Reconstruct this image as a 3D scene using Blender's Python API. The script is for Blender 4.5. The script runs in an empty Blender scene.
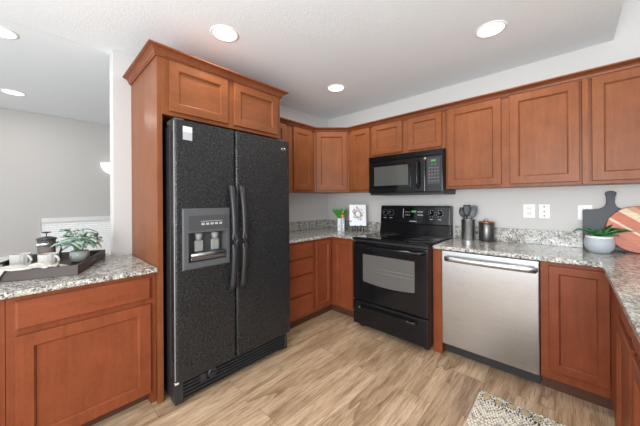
import bpy, bmesh, math, random
from mathutils import Vector, Matrix
random.seed(7)
R = math.radians
C = bpy.context.scene.collection
sc = bpy.context.scene

# ---------------------------------------------------------------- camera, light, exposure
cd = bpy.data.cameras.new('camera'); cam = bpy.data.objects.new('camera', cd); C.objects.link(cam)
cd.sensor_width = 36; cd.lens = 266.5 / 640 * 36; cd.shift_x = 0.0008; cd.shift_y = -0.0186
cd.clip_start = 0.02
cam.matrix_world = (Matrix.Translation((2.535, -2.898, 1.274)) @ Matrix.Rotation(R(43.049), 4, 'Z')
                    @ Matrix.Rotation(R(90), 4, 'X') @ Matrix.Rotation(R(-0.335), 4, 'Z'))
sc.camera = cam
w = bpy.data.worlds.new('daylight'); sc.world = w; w.use_nodes = True
w.node_tree.nodes['Background'].inputs[0].default_value = (0.93, 0.96, 1.0, 1)
w.node_tree.nodes['Background'].inputs[1].default_value = 2.7
sc.view_settings.view_transform = 'Standard'; sc.view_settings.look = 'None'
sc.view_settings.exposure = -0.04; sc.view_settings.gamma = 1; sc.view_settings.use_curve_mapping = False
fl = bpy.data.lights.new('rear_fill', 'AREA'); fl.shape = 'RECTANGLE'; fl.size = 1.6; fl.size_y = 1.2; fl.energy = 105; fl.color = (.90, .96, 1.0)  # added fill lamp behind the camera, brightens ceiling and cabinet fronts
flo = bpy.data.objects.new('rear_fill', fl); C.objects.link(flo); flo.location = (2.7, -4.4, 1.35); flo.rotation_euler = (R(118), 0, R(6))
wl = bpy.data.lights.new('lower_room_fill', 'AREA'); wl.shape = 'RECTANGLE'; wl.size = 1.8; wl.size_y = 1.6; wl.energy = 25; wl.color = (.95, .98, 1.0)  # added fill lamp to brighten the lower room; no window opens there
wlo = bpy.data.objects.new('lower_room_fill', wl); C.objects.link(wlo); wlo.location = (-1.3, -4.5, .9); wlo.rotation_euler = (R(100), 0, 0)
LAMP_W = 5.0          # each recessed lamp

# ---------------------------------------------------------------- helpers
class MB:
    """collects shapes in world coordinates, links them as one mesh object"""
    def __init__(s): s.bm = bmesh.new(); s.mi = 0
    def _f(s, vs, smooth=False):
        try: f = s.bm.faces.new(vs)
        except ValueError: return None
        f.material_index = s.mi; f.smooth = smooth; return f
    def box(s, x0, x1, y0, y1, z0, z1, b=0.0, M=None, seg=2):
        t = bmesh.new(); bmesh.ops.create_cube(t, size=1)
        for v in t.verts:
            v.co = Vector(((x0+x1)/2 + v.co.x*(x1-x0), (y0+y1)/2 + v.co.y*(y1-y0), (z0+z1)/2 + v.co.z*(z1-z0)))
        if b: bmesh.ops.bevel(t, geom=t.edges[:], offset=b, segments=seg, profile=.6, affect='EDGES')
        s.merge(t, M, smooth=False); return s
    def merge(s, t, M=None, smooth=None):
        mp = {}
        for v in t.verts: mp[v] = s.bm.verts.new(M @ v.co if M else v.co)
        for f in t.faces: s._f([mp[v] for v in f.verts], f.smooth if smooth is None else smooth)
        t.free()
    def loops(s, rings, cap0=True, cap1=True, smooth=True, closed=True):
        vr = [[s.bm.verts.new(p) for p in r] for r in rings]
        for a, b in zip(vr, vr[1:]):
            n = len(a)
            for i in range(n if closed else n-1):
                j = (i+1) % n; s._f([a[i], a[j], b[j], b[i]], smooth)
        if cap0: s._f(list(reversed(vr[0])))
        if cap1: s._f(vr[-1])
        return s
    def lathe(s, cx, cy, prof, n=32, M=None, cap0=True, cap1=True):
        rings = []
        for r, z in prof:
            rings.append([Vector((cx+r*math.cos(2*math.pi*i/n), cy+r*math.sin(2*math.pi*i/n), z)) for i in range(n)])
        if M: rings = [[M @ p for p in r] for r in rings]
        return s.loops(rings, cap0, cap1)
    def tube(s, pts, r, n=10, flat=1.0, caps=True, up=Vector((0, 0, 1))):
        pts = [Vector(p) for p in pts]; rr = r if isinstance(r, (list, tuple)) else [r]*len(pts); rings = []
        for i, p in enumerate(pts):
            d = (pts[min(i+1, len(pts)-1)] - pts[max(i-1, 0)]).normalized()
            u = d.cross(up)
            if u.length < 1e-3: u = d.cross(Vector((1, 0, 0)))
            u.normalize(); v = u.cross(d).normalized()
            rings.append([p + u*(rr[i]*math.cos(2*math.pi*k/n)) + v*(rr[i]*flat*math.sin(2*math.pi*k/n)) for k in range(n)])
        return s.loops(rings, caps, caps)
    def prism(s, pts, lo, hi, axis='z', b=0.0, M=None):
        t = bmesh.new()
        def co(p, h): return {'z': (p[0], p[1], h), 'y': (p[0], h, p[1]), 'x': (h, p[0], p[1])}[axis]
        a = [t.verts.new(co(p, lo)) for p in pts]; c = [t.verts.new(co(p, hi)) for p in pts]
        n = len(pts); t.faces.new(a); t.faces.new(c)
        for i in range(n): t.faces.new([a[i], a[(i+1) % n], c[(i+1) % n], c[i]])
        bmesh.ops.recalc_face_normals(t, faces=t.faces[:])
        if b:
            es = [e for e in t.edges if len({round((v.co.z if axis == 'z' else v.co.y if axis == 'y' else v.co.x), 5) for v in e.verts}) == 1]
            bmesh.ops.bevel(t, geom=es, offset=b, segments=3, profile=.5, affect='EDGES')
        s.merge(t, M, smooth=False); return s
    def rectloft(s, F, u0, u1, v0, v1, prof, smooth=False):
        """nested rectangles (inset, height) on frame F mapping (u,v,w) to world"""
        rings = []
        for ins, h in prof:
            rings.append([F(u0+ins, v0+ins, h), F(u1-ins, v0+ins, h), F(u1-ins, v1-ins, h), F(u0+ins, v1-ins, h)])
        return s.loops(rings, True, True, smooth)

ORG = {}
def link(o, parent=None):
    C.objects.link(o)
    if parent is not None: o.parent = parent
    return o
def root_org(p):
    while p.parent is not None: p = p.parent
    return Vector(ORG[p.name])
def put_each(name, mb, mats, parent):
    """every loose piece of the mesh as a part of its own"""
    bm = mb.bm; seen = set(); out = []
    for f0 in bm.faces[:]:
        if f0 in seen: continue
        st, isl = [f0], []
        seen.add(f0)
        while st:
            f = st.pop(); isl.append(f)
            for v in f.verts:
                for g in v.link_faces:
                    if g not in seen: seen.add(g); st.append(g)
        m = MB(); mp = {}
        for f in isl:
            for v in f.verts:
                if v not in mp: mp[v] = m.bm.verts.new(v.co)
            m._f([mp[v] for v in f.verts], f.smooth)
        out.append(put(name, m, mats, parent))
    bm.free(); return out
def put(name, mb, mats, parent=None, loc=None, label=None, recalc=True):
    if recalc: bmesh.ops.recalc_face_normals(mb.bm, faces=mb.bm.faces[:])
    me = bpy.data.meshes.new(name)
    org = Vector(loc) if loc is not None else (root_org(parent) if parent is not None else Vector((0, 0, 0)))
    for v in mb.bm.verts: v.co -= org
    mb.bm.to_mesh(me); mb.bm.free()
    for m in (mats if isinstance(mats, (list, tuple)) else [mats]): me.materials.append(m)
    o = bpy.data.objects.new(name, me)
    link(o, parent)
    if parent is None: o.location = org; ORG[o.name] = tuple(org)
    if label: o['label'] = label
    return o
def thing(name, label, cat, loc, group=None):
    o = bpy.data.objects.new(name, None); o.empty_display_size = .05; link(o); o.location = loc; ORG[o.name] = tuple(loc)
    o['label'] = label; o['category'] = cat
    if group: o['group'] = group
    return o
def tag(o, label, cat, group=None, kind=None):
    if label: o['label'] = label
    if cat: o['category'] = cat
    if group: o['group'] = group
    if kind: o['kind'] = kind
    return o
def struct(name, mb, mats, loc=(0, 0, 0)):
    o = put(name, mb, mats, None, loc); o['kind'] = 'structure'; return o
def FX(x): return lambda u, v, w: Vector((x+w, u, v))          # faces +x ; u = y, v = z
def FY(y): return lambda u, v, w: Vector((u, y-w, v))          # faces -y ; u = x, v = z
def FXn(x): return lambda u, v, w: Vector((x-w, u, v))         # faces -x
def FD(p0, p1):                                                # face between two plan points
    a = Vector((p0[0], p0[1], 0)); d = (Vector((p1[0], p1[1], 0)) - a).normalized(); n = Vector((d.y, -d.x, 0))
    return lambda u, v, w: a + d*u + n*w + Vector((0, 0, v))

# ---------------------------------------------------------------- materials
def nm(name, col=(.8, .8, .8), rough=.5, metal=0., **kw):
    m = bpy.data.materials.new(name); m.use_nodes = True
    b = m.node_tree.nodes['Principled BSDF']
    b.inputs['Base Color'].default_value = (*col, 1); b.inputs['Roughness'].default_value = rough; b.inputs['Metallic'].default_value = metal
    for k, v in kw.items():
        b.inputs[k.replace('_', ' ')].default_value = v
    return m
class N:
    def __init__(s, m): s.t = m.node_tree; s.b = s.t.nodes['Principled BSDF']
    def add(s, typ, **kw):
        n = s.t.nodes.new(typ)
        for k, v in kw.items():
            if k.startswith('i_'):
                key = k[2:]; key = int(key) if key.isdigit() else key.replace('_', ' ')
                n.inputs[key].default_value = v
            else: setattr(n, k, v)
        return n
    def l(s, a, b): s.t.links.new(a, b)
    def coords(s, scale=(1, 1, 1), rot=(0, 0, 0), loc=(0, 0, 0), kind='Object'):
        tc = s.add('ShaderNodeTexCoord'); mp = s.add('ShaderNodeMapping')
        mp.inputs['Scale'].default_value = scale; mp.inputs['Rotation'].default_value = rot; mp.inputs['Location'].default_value = loc
        s.l(tc.outputs[kind], mp.inputs[0]); return mp.outputs[0]
    def noise(s, co, scale, detail=3, rough=.5, dist=0):
        n = s.add('ShaderNodeTexNoise'); n.inputs['Scale'].default_value = scale; n.inputs['Detail'].default_value = detail
        n.inputs['Roughness'].default_value = rough; n.inputs['Distortion'].default_value = dist
        if co is not None: s.l(co, n.inputs['Vector'])
        return n.outputs['Fac']
    def ramp(s, fac, stops):
        r = s.add('ShaderNodeValToRGB'); e = r.color_ramp.elements
        while len(e) < len(stops): e.new(.5)
        for q, (p, c) in zip(e, stops): q.position = p; q.color = (*c, 1) if len(c) == 3 else c
        s.l(fac, r.inputs[0]); return r.outputs[0]
    def mix(s, a, b, fac, mode='MIX'):
        n = s.add('ShaderNodeMix', data_type='RGBA', blend_type=mode)
        for inp, val in ((n.inputs[0], fac), (n.inputs[6], a), (n.inputs[7], b)):
            if hasattr(val, 'type') and hasattr(val, 'links'): s.l(val, inp)
            else: inp.default_value = val if not isinstance(val, tuple) else (*val, 1)[:4]
        return n.outputs[2]
    def bump(s, h, strength=.2, dist=.002):
        n = s.add('ShaderNodeBump'); n.inputs['Strength'].default_value = strength; n.inputs['Distance'].default_value = dist
        s.l(h, n.inputs['Height']); s.l(n.outputs[0], s.b.inputs['Normal'])
    def col(s, o): s.l(o, s.b.inputs['Base Color'])

def wood(name, dark, light, horiz=None, rough=.40):
    m = nm(name, rough=rough); n = N(m)
    sc_ = {None: (22, 22, 1.6), 'x': (1.6, 22, 22), 'y': (22, 1.6, 22)}[horiz]
    f1 = n.noise(n.coords(sc_), 1.6, 5, .6, .6); f2 = n.noise(n.coords((1, 1, 1)), 6, 3, .55)
    c1 = n.ramp(f1, [(.15, dark), (.85, light)])
    c2 = n.ramp(f2, [(.3, (.84, .80, .78)), (.7, (1.08, 1.08, 1.08))])
    f3 = n.noise(n.coords((1, 1, .7)), 60, 4, .7); c2 = n.mix(c2, n.ramp(f3, [(.3, (.86, .84, .82)), (.6, (1.05, 1.05, 1.05))]), .8, 'MULTIPLY')
    n.col(n.mix(c1, c2, .8, 'MULTIPLY')); n.bump(f1, .05, .001)
    n.b.inputs['Specular IOR Level'].default_value = .20; n.b.inputs['Coat Weight'].default_value = .05; n.b.inputs['Coat Roughness'].default_value = .25
    return m
WU = wood('maple_stained', (.175, .055, .019), (.258, .086, .031))
WUx = wood('maple_stained_level', (.175, .055, .019), (.258, .086, .031), 'x')
WB = wood('cherry_stained', (.185, .047, .018), (.275, .072, .028))
WBy = wood('cherry_stained_level', (.185, .047, .018), (.275, .072, .028), 'y')
WD = nm('stained_shade_board', (.085, .030, .014), .6)  # stain taken darker so toe kicks carry the recess shade in their colour
crownM = wood('crown_wood', (.16, .046, .018), (.24, .075, .028), 'x')

def granite():
    m = nm('speckled_granite', rough=.13); n = N(m)
    co = n.coords((1, 1, 1))
    wv = n.add('ShaderNodeMix', data_type='VECTOR'); 
    base = n.ramp(n.noise(co, 22, 4, .6, .8), [(.30, (.24, .235, .225)), (.43, (.50, .475, .42)), (.56, (.68, .655, .59)), (.75, (.80, .785, .74))])
    dk = n.ramp(n.noise(co, 85, 3, .65, 1.0), [(.36, (.03, .035, .045)), (.43, (.36, .37, .38)), (.50, (1, 1, 1))])
    br = n.ramp(n.noise(n.coords((1, 1, 1), loc=(3, 5, 1)), 38, 3, .6, .5), [(.36, (.56, .49, .38)), (.45, (1, 1, 1))])
    gr = n.ramp(n.noise(n.coords((1, 1, 1), loc=(9, 2, 4)), 130, 2, .6), [(.38, (.30, .31, .33)), (.50, (1, 1, 1))])
    c = n.mix(base, dk, 1.0, 'MULTIPLY'); c = n.mix(c, br, .8, 'MULTIPLY'); c = n.mix(c, gr, .75, 'MULTIPLY')
    n.col(c); n.b.inputs['Specular IOR Level'].default_value = .5
    return m
GR = granite()

def floor_mat():
    m = nm('oak_vinyl_planks', rough=.42); n = N(m)
    co = n.coords((1, 1, 1), rot=(0, 0, R(90)))
    br = n.add('ShaderNodeTexBrick', offset=.37, offset_frequency=2, squash=1.0)
    for k, v in (('Scale', 1.0), ('Mortar Size', .0012), ('Brick Width', 1.2), ('Row Height', .19), ('Bias', 0.0)): br.inputs[k].default_value = v
    br.inputs['Color1'].default_value = (0, 0, 0, 1); br.inputs['Color2'].default_value = (1, 1, 1, 1); br.inputs['Mortar'].default_value = (.5, .5, .5, 1)
    n.l(co, br.inputs['Vector'])
    # per-plank offset of grain
    off = n.add('ShaderNodeVectorMath', operation='MULTIPLY_ADD'); off.inputs[1].default_value = (17, 9, 5)
    n.l(br.outputs['Color'], off.inputs[0])
    tc = n.coords((1, 1, 1)); n.l(tc, off.inputs[2])
    mp = n.add('ShaderNodeMapping'); mp.inputs['Scale'].default_value = (9, 1.1, 1); n.l(off.outputs[0], mp.inputs[0])
    g1 = n.noise(mp.outputs[0], 1.0, 6, .62, 1.1)
    mp2 = n.add('ShaderNodeMapping'); mp2.inputs['Scale'].default_value = (60, 2.4, 1); n.l(off.outputs[0], mp2.inputs[0])
    g2 = n.noise(mp2.outputs[0], 1.2, 5, .65, .6)
    c = n.ramp(g1, [(.24, (.24, .145, .085)), (.42, (.47, .325, .205)), (.60, (.62, .465, .32)), (.8, (.70, .56, .41))])
    c2 = n.ramp(g2, [(.30, (.58, .52, .46)), (.55, (1.03, 1.02, 1.0))])
    c = n.mix(c, c2, .75, 'MULTIPLY')
    c3 = n.ramp(br.outputs['Color'], [(0, (.90, .86, .82)), (1, (1.14, 1.12, 1.10))]); c = n.mix(c, c3, .9, 'MULTIPLY')
    # cathedral grain
    mp3 = n.add('ShaderNodeMapping'); mp3.inputs['Scale'].default_value = (1, .16, 1); n.l(off.outputs[0], mp3.inputs[0])
    wv = n.add('ShaderNodeTexWave', wave_type='RINGS', wave_profile='SAW'); wv.inputs['Scale'].default_value = 9; wv.inputs['Distortion'].default_value = 5
    wv.inputs['Detail'].default_value = 2; wv.inputs['Detail Scale'].default_value = 1.2
    n.l(mp3.outputs[0], wv.inputs[0])
    c4 = n.ramp(wv.outputs['Fac'], [(0, (.48, .39, .32)), (.24, (1, 1, 1))])
    msk = n.ramp(n.noise(mp.outputs[0], .55, 2, .5), [(.46, (0, 0, 0)), (.60, (1, 1, 1))])
    c = n.mix(c, n.mix((1, 1, 1), c4, msk), .9, 'MULTIPLY')
    mp5 = n.add('ShaderNodeMapping'); mp5.inputs['Scale'].default_value = (110, 7, 1); n.l(off.outputs[0], mp5.inputs[0])
    c5 = n.ramp(n.noise(mp5.outputs[0], 1.0, 4, .7, .4), [(.36, (.45, .36, .29)), (.50, (1.04, 1.04, 1.04))]); c = n.mix(c, c5, .7, 'MULTIPLY')
    seam = n.ramp(br.outputs['Fac'], [(0, (1, 1, 1)), (1, (.45, .38, .32))]); c = n.mix(c, seam, 1.0, 'MULTIPLY')
    n.col(c); n.bump(g2, .06, .001)
    return m
FL = floor_mat()
WALL = nm('warm_grey_paint', (.575, .555, .535), .75)
def ceil_mat(name, strength):
    m = nm(name, (.83, .865, .885), .85); n = N(m)
    n.bump(n.noise(n.coords((1, 1, 1)), 85, 4, .65), strength, .004); return m
CEIL = ceil_mat('knockdown_ceiling', .5); CEIL2 = nm('smooth_ceiling', (.83, .865, .885), .85)
WHITE = nm('white_paint', (.85, .85, .84), .5); PLATE = nm('white_plastic', (.74, .735, .72), .35)
SLOT = nm('outlet_slot', (.08, .08, .08), .6)
BLK = nm('black_gloss_plastic', (.008, .008, .009), .12, Specular_IOR_Level=.35); BLKM = nm('black_satin_plastic', (.022, .022, .024), .42)
BGLASS = nm('black_glass', (.006, .006, .007), .05); GREY = nm('grey_print', (.45, .45, .45), .5); DGREY = nm('dark_grey_plastic', (.085, .088, .092), .42)
OVENW = nm('oven_window_glass', (.12, .113, .105), .10); RINGM = nm('burner_ring_print', (.10, .10, .10), .15)
CHROME = nm('polished_steel', (.75, .75, .75), .15, 1.0)
def emis(name, col, s):
    m = nm(name, (0, 0, 0)); m.node_tree.nodes['Principled BSDF'].inputs['Emission Color'].default_value = (*col, 1)
    m.node_tree.nodes['Principled BSDF'].inputs['Emission Strength'].default_value = s; return m
GREEN = emis('green_display', (.15, 1, .25), .45); LAMP = emis('lamp_lens', (1, .98, .95), 3.0)
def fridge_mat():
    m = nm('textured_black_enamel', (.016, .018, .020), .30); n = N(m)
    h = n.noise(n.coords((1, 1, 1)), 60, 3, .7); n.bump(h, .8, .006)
    n.col(n.ramp(n.noise(n.coords((1, 1, 1)), 75, 4, .75), [(.42, (.009, .010, .011)), (.56, (.018, .019, .021)), (.68, (.046, .049, .052))]))  # grey flecks in the colour stand in for glints off the bumps
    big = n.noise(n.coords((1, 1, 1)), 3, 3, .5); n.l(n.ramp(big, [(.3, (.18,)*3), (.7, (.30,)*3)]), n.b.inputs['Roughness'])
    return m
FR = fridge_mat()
def steel():
    m = nm('brushed_steel', (.52, .53, .535), .30, 1.0); n = N(m)
    h = n.noise(n.coords((1.5, 1.5, 260)), 2, 3, .6)
    n.l(n.ramp(h, [(.3, (.24,)*3), (.7, (.38,)*3)]), n.b.inputs['Roughness']); pass
    n.b.inputs['Anisotropic'].default_value = .5
    return m
ST = steel()

# ---------------------------------------------------------------- room shell
X1, YB, H = 5.0, -4.6, 2.44
struct('floor', MB().box(-.12, X1, YB, .12, -.15, 0), FL)
struct('wall_back', MB().box(-.12, X1, 0, .12, 0, 3.1), WALL)
struct('wall_left', MB().box(-.12, 0, -2.487, 0, 0, H, .004), WALL)
struct('wall_divider', MB().box(-.12, 0, YB, -2.487, -.0, .83), WALL)
struct('wall_right', MB().box(X1, X1+.12, -3.0, .12, 0, 3.1).box(X1, X1+.12, YB, -3.0, 2.3, 3.1), WALL)
struct('ceiling', MB().box(-.084, 2.78, YB, .12, H, H+.12), CEIL)
struct('ceiling_raised', MB().box(2.78, X1, YB, .12, 3.1, 3.2).box(2.76, 2.78, YB, 0, H+.12, 3.1), CEIL2)
struct('ceiling_lower_room', MB().box(-2.65, -.090, YB, .12, H+.002, H+.12), CEIL2)
FWX = -2.53
wy0, wy1, wz0, wz1 = -2.84, -1.75, .25, 1.06
struct('wall_far', MB().box(FWX-.12, FWX, YB, wy0, -1.1, H).box(FWX-.12, FWX, wy1, .12, -1.1, H)
       .box(FWX-.12, FWX, wy0, wy1, -1.1, wz0).box(FWX-.12, FWX, wy0, wy1, wz1, H), WALL)
struct('wall_lower_room_side', MB().box(FWX, -.12, .0, .12, -1.1, H), WALL)
struct('wall_lower_room_front', MB().box(FWX-.12, -.12, YB-.12, YB, -1.1, H), WALL)  # unseen wall, added to keep world light out of the lower room
struct('floor_lower_room', MB().box(FWX-.12, -.12, YB, .12, -1.25, -1.1), FL)
struct('wall_step', MB().box(-.24, -.12, YB, .0, -1.1, -.01), WALL)
struct('trim_1', MB().box(FWX, FWX+.035, YB, -3.02, .545, .615, .006), WHITE)
# window in the far wall with frame, glass and its blinds
glass = nm('window_glass', (1, 1, 1), .02, 0, Transmission_Weight=1.0, IOR=1.1)
wf = MB()
for a in ((wy0, wy0+.04, wz0, wz1), (wy1-.04, wy1, wz0, wz1), (wy0, wy1, wz0, wz0+.04), (wy0, wy1, wz1-.04, wz1)):
    wf.box(FWX-.10, FWX-.05, a[0], a[1], a[2], a[3])
struct('window_1', wf, WHITE)
g = struct('window_pane_1', MB().box(FWX-.085, FWX-.08, wy0+.04, wy1-.04, wz0+.04, wz1-.04), glass)
t = thing('window_blind', 'white horizontal slat blind over the far lower window', 'window blind', (FWX+.02, (wy0+wy1)/2, wz0))
put('headrail', MB().box(FWX+.005, FWX+.05, wy0+.005, wy1-.005, wz1-.045, wz1+.012, .003), WHITE, t)
sl = MB()
for k in range(26):
    z = wz1-.06-k*.029
    if z < wz0+.01: break
    M = Matrix.Translation((FWX+.026, 0, z)) @ Matrix.Rotation(R(74), 4, 'Y')
    sl.box(-.0142, .0142, wy0+.01, wy1-.01, -.0008, .0008, M=M)
put('slats', sl, WHITE, t)
put_each('ladder_cord', MB().box(FWX+.024, FWX+.027, wy0+.15, wy0+.156, wz0, wz1-.04).box(FWX+.024, FWX+.027, wy1-.156, wy1-.15, wz0, wz1-.04), WHITE, t)

# ---------------------------------------------------------------- cabinets
def shaker(mb, F, u0, u1, v0, v1, th=.02, fr=.055):
    return mb.rectloft(F, u0, u1, v0, v1, [(.004, 0), (.004, .004), (0, .005), (0, th-.003), (.003, th), (fr, th), (fr+.003, th-.004), (fr+.006, th-.006), (fr+.009, th-.013), (fr+.012, th-.013)])
def slab(mb, F, u0, u1, v0, v1, th=.02):
    return mb.rectloft(F, u0, u1, v0, v1, [(.004, 0), (.004, .004), (0, .005), (0, th-.006), (.004, th-.004), (.009, th), (.012, th)])
def door(F, u0, u1, v0, v1, parent, mat, fr=.055):
    return put('door', shaker(MB(), F, u0, u1, v0, v1, fr=fr), mat, parent)
def drawer(F, u0, u1, v0, v1, parent, mat):
    return put('drawer', slab(MB(), F, u0, u1, v0, v1), mat, parent)
def sweep(path, prof, mat, parent, name):
    """path: plan points; prof: (outward offset, z) ; outward = right-hand side of travel"""
    P = [Vector((p[0], p[1])) for p in path]; rings = []
    for i, p in enumerate(P):
        ns = []
        if i > 0: d = (P[i]-P[i-1]).normalized(); ns.append(Vector((d.y, -d.x)))
        if i < len(P)-1: d = (P[i+1]-P[i]).normalized(); ns.append(Vector((d.y, -d.x)))
        n = (sum(ns, Vector((0, 0)))).normalized(); k = 1 / max(.3, n.dot(ns[0]))
        rings.append([Vector((p.x+n.x*o*k, p.y+n.y*o*k, z)) for o, z in prof])
    mb = MB().loops(rings, True, True, smooth=False)
    return put(name, mb, mat, parent)
def crown_prof(z0, h=.045, out=.055):
    pts = [(0, z0), (.010, z0), (.012, z0+.006), (.018, z0+.010)]
    for k in range(5):
        a = k/4*math.pi/2; pts.append((.018+(out-.026)*(1-math.cos(a)), z0+.010+(h-.022)*math.sin(a)))
    pts += [(out-.004, z0+h-.010), (out, z0+h-.008), (out, z0+h), (-.05, z0+h), (-.05, z0)]
    return pts
UB, UT = 1.38, 2.10; UF = .32
def upper_label(s): return s
# --- wall cabinets, left run
t = thing('wall_cabinet', 'tall single-door stained wall cabinet partly hidden by the black fridge', 'wall cabinet', (0, -1.2, UB))
put('body', MB().box(0.002, UF, -1.383, -1.021, UB, UT), WU, t)
door(FX(UF), -1.36, -1.06, UB+.02, UT-.006, t, WU)
t = thing('wall_cabinet', 'narrow stained wall cabinet between the fridge and the diagonal corner cabinet', 'wall cabinet', (0, -.8, UB))
put('body', MB().box(0.002, UF, -1.019, -.613, UB, UT), WU, t)
door(FX(UF), -.955, -.668, UB+.02, UT-.006, t, WU)
# diagonal corner
t = thing('corner_wall_cabinet', 'diagonal corner wall cabinet above the small plant and floral print', 'wall cabinet', (.002, -.002, UB))
put('body', MB().prism([(.002, -.002), (.002, -.611), (UF, -.611), (.611, -UF), (.611, -.002)], UB, UT), WU, t)
L = math.hypot(.611-UF, .611-UF)
door(FD((UF, -.611), (.611, -UF)), .022, L-.022, UB+.02, UT-.006, t, WU)
# back run
t = thing('wall_cabinet', 'tall narrow stained wall cabinet immediately left of the microwave', 'wall cabinet', (.78, -.01, UB))
put('body', MB().box(.613, .936, -UF, -.002, UB, UT), WU, t)
door(FY(-UF), .655, .914, UB+.02, UT-.006, t, WU)
t = thing('wall_cabinet', 'short two-door stained cabinet directly above the microwave', 'wall cabinet', (1.32, -.01, 1.75))
put('body', MB().box(.938, 1.714, -UF, -.002, 1.752, UT), WU, t)
door(FY(-UF), .948, 1.296, 1.775, UT-.006, t, WUx, .05); door(FY(-UF), 1.359, 1.684, 1.775, UT-.006, t, WUx, .05)
t = thing('wall_cabinet', 'wide stained two-door wall cabinet over the dishwasher and outlets', 'wall cabinet', (2.15, -.01, UB))
b = put('body', MB().box(1.716, 2.604, -UF, -.002, UB, UT), WU, t)
door(FY(-UF), 1.733, 2.142, UB+.02, UT-.006, t, WU); door(FY(-UF), 2.198, 2.592, UB+.02, UT-.006, t, WU)
put('hinge', MB().box(2.588, 2.606, -UF-.004, -UF, UB-.004, UB+.006, .001), BLKM, t)
t = thing('wall_cabinet', 'stained wall cabinet at the right end above the cutting boards', 'wall cabinet', (2.9, -.01, UB))
put('body', MB().box(2.606, 3.30, -UF, -.002, UB, UT), WU, t)
put('filler_strip', MB().box(2.606, 2.636, -UF-.016, -UF, UB+.001, UT-.002), WU, t)
door(FY(-UF), 2.652, 3.16, UB+.02, UT-.006, t, WU)
t = thing('cabinet_crown_moulding', 'stained crown moulding running along the top of the corner and back wall cabinets', 'moulding', (UF, -.611, UT))
sweep([(UF, -1.383), (UF, -.611), (.611, -UF), (3.30, -UF)], crown_prof(UT-.008, .048, .06), crownM, t, 'crown')
sweep([(UF, -1.383), (UF, -.611), (.611, -UF), (3.30, -UF)], [(-.3, UT+.001), (-.3, UT+.006), (-.05, UT+.006), (-.05, UT+.001)], WD, t, 'top_board')

# --- tall fridge surround
PX = .643
t = thing('fridge_surround_cabinet', 'stained cabinet with two short doors and tall side panel boxing in the black fridge', 'cabinet', (0.3, -1.87, 0))
put('side_panel', MB().box(.002, PX-.016, -2.369, -2.345, 0, 2.21), WU, t)
put('face_stile', MB().box(PX-.018, PX, -2.369, -2.338, 0, 2.21, .001), WU, t)
put('body', MB().box(.002, PX-.02, -2.344, -1.386, 1.84, 2.21), WU, t)
put('face_frame', MB().box(PX-.02, PX, -2.338, -1.386, 1.838, 1.868).box(PX-.02, PX, -2.338, -1.386, 2.19, 2.21)
    .box(PX-.02, PX, -2.338, -2.29, 1.868, 2.19).box(PX-.02, PX, -1.91, -1.83, 1.868, 2.19).box(PX-.02, PX, -1.43, -1.386, 1.868, 2.19), WU, t)
wY = wood('maple_stained_level_side', (.175, .055, .019), (.258, .086, .031), 'y')
door(FX(PX), -2.30, -1.895, 1.862, 2.192, t, wY); door(FX(PX), -1.845, -1.425, 1.862, 2.192, t, wY)
put('end_panel', MB().box(.33, PX-.02, -1.386, -1.385, 1.84, 2.21), WU, t)
sweep([(.004, -2.369), (PX, -2.369), (PX, -1.386), (.30, -1.386)], crown_prof(2.198, .055, .056), crownM, t, 'crown')

# --- base cabinets
CT, CB = .902, .872
t = thing('base_cabinet', 'stained base cabinet with a stack of four drawers right of the fridge', 'base cabinet', (.3, -1.13, 0))
put('body', MB().box(.002, .566, -1.38, -.872, .10, CB), WB, t)
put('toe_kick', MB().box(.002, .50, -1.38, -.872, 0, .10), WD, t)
for a, b_ in ((.70, .852), (.535, .685), (.335, .518), (.13, .318)): drawer(FX(.566), -1.365, -.905, a, b_, t, WBy)
t = thing('corner_base_cabinet', 'stained corner base cabinet with two doors meeting at an inside angle left of the range', 'base cabinet', (.3, -.3, 0))
put('body', MB().prism([(.002, -.002), (.002, -.870), (.566, -.870), (.566, -.589), (.93, -.589), (.93, -.002)], .10, CB), WB, t)
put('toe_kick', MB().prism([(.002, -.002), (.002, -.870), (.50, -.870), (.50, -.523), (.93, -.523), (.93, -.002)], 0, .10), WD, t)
door(FX(.566), -.862, -.625, .13, .845, t, WB, .045); door(FY(-.589), .608, .865, .13, .845, t, WB, .045)
tag(put('cabinet_panel', MB().box(1.708, 1.764, -.589, -.002, 0, CB, .001).box(1.693,1.708,-.589,-.575,0,CB,.001), WB, None, (1.73, -.3, 0)),
    'narrow stained upright panel between the black range and steel dishwasher', 'cabinet panel')
t = thing('base_cabinet', 'single-door stained base cabinet right of the steel dishwasher', 'base cabinet', (2.55, -.3, 0))
put('body', MB().box(2.396, 2.716, -.589, -.002, .10, CB), WB, t)
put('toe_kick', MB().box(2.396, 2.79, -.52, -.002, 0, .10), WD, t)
door(FY(-.589), 2.438, 2.711, .16, .845, t, WB, .048)
LX = 2.716
def leg_unit(y0, y1, lab, n=1, filler=False):
    t = thing('base_cabinet', lab, 'base cabinet', (3.0, (y0+y1)/2, 0))
    put('body', MB().box(LX, 3.30, y0, y1, .10, CB), WB, t)
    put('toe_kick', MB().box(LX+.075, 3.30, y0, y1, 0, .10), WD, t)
    if not filler:
        drawer(FXn(LX), y0+.02, y1-.02, .762, .862, t, WBy)
        door(FXn(LX), y0+.02, y1-.02, .13, .722, t, WB)
    else: put('filler_strip', MB().box(LX-.004, LX, y0+.002, y1-.004, .101, CB), WB, t)
leg_unit(-.98, -.002, 'blind corner end of the right counter run beside the single-door cabinet', filler=True)
leg_unit(-1.43, -.982, 'first drawer-over-door base cabinet of the right counter run, beside the inside corner')
leg_unit(-2.0, -1.432, 'second drawer-over-door base cabinet at the right picture edge')
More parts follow.
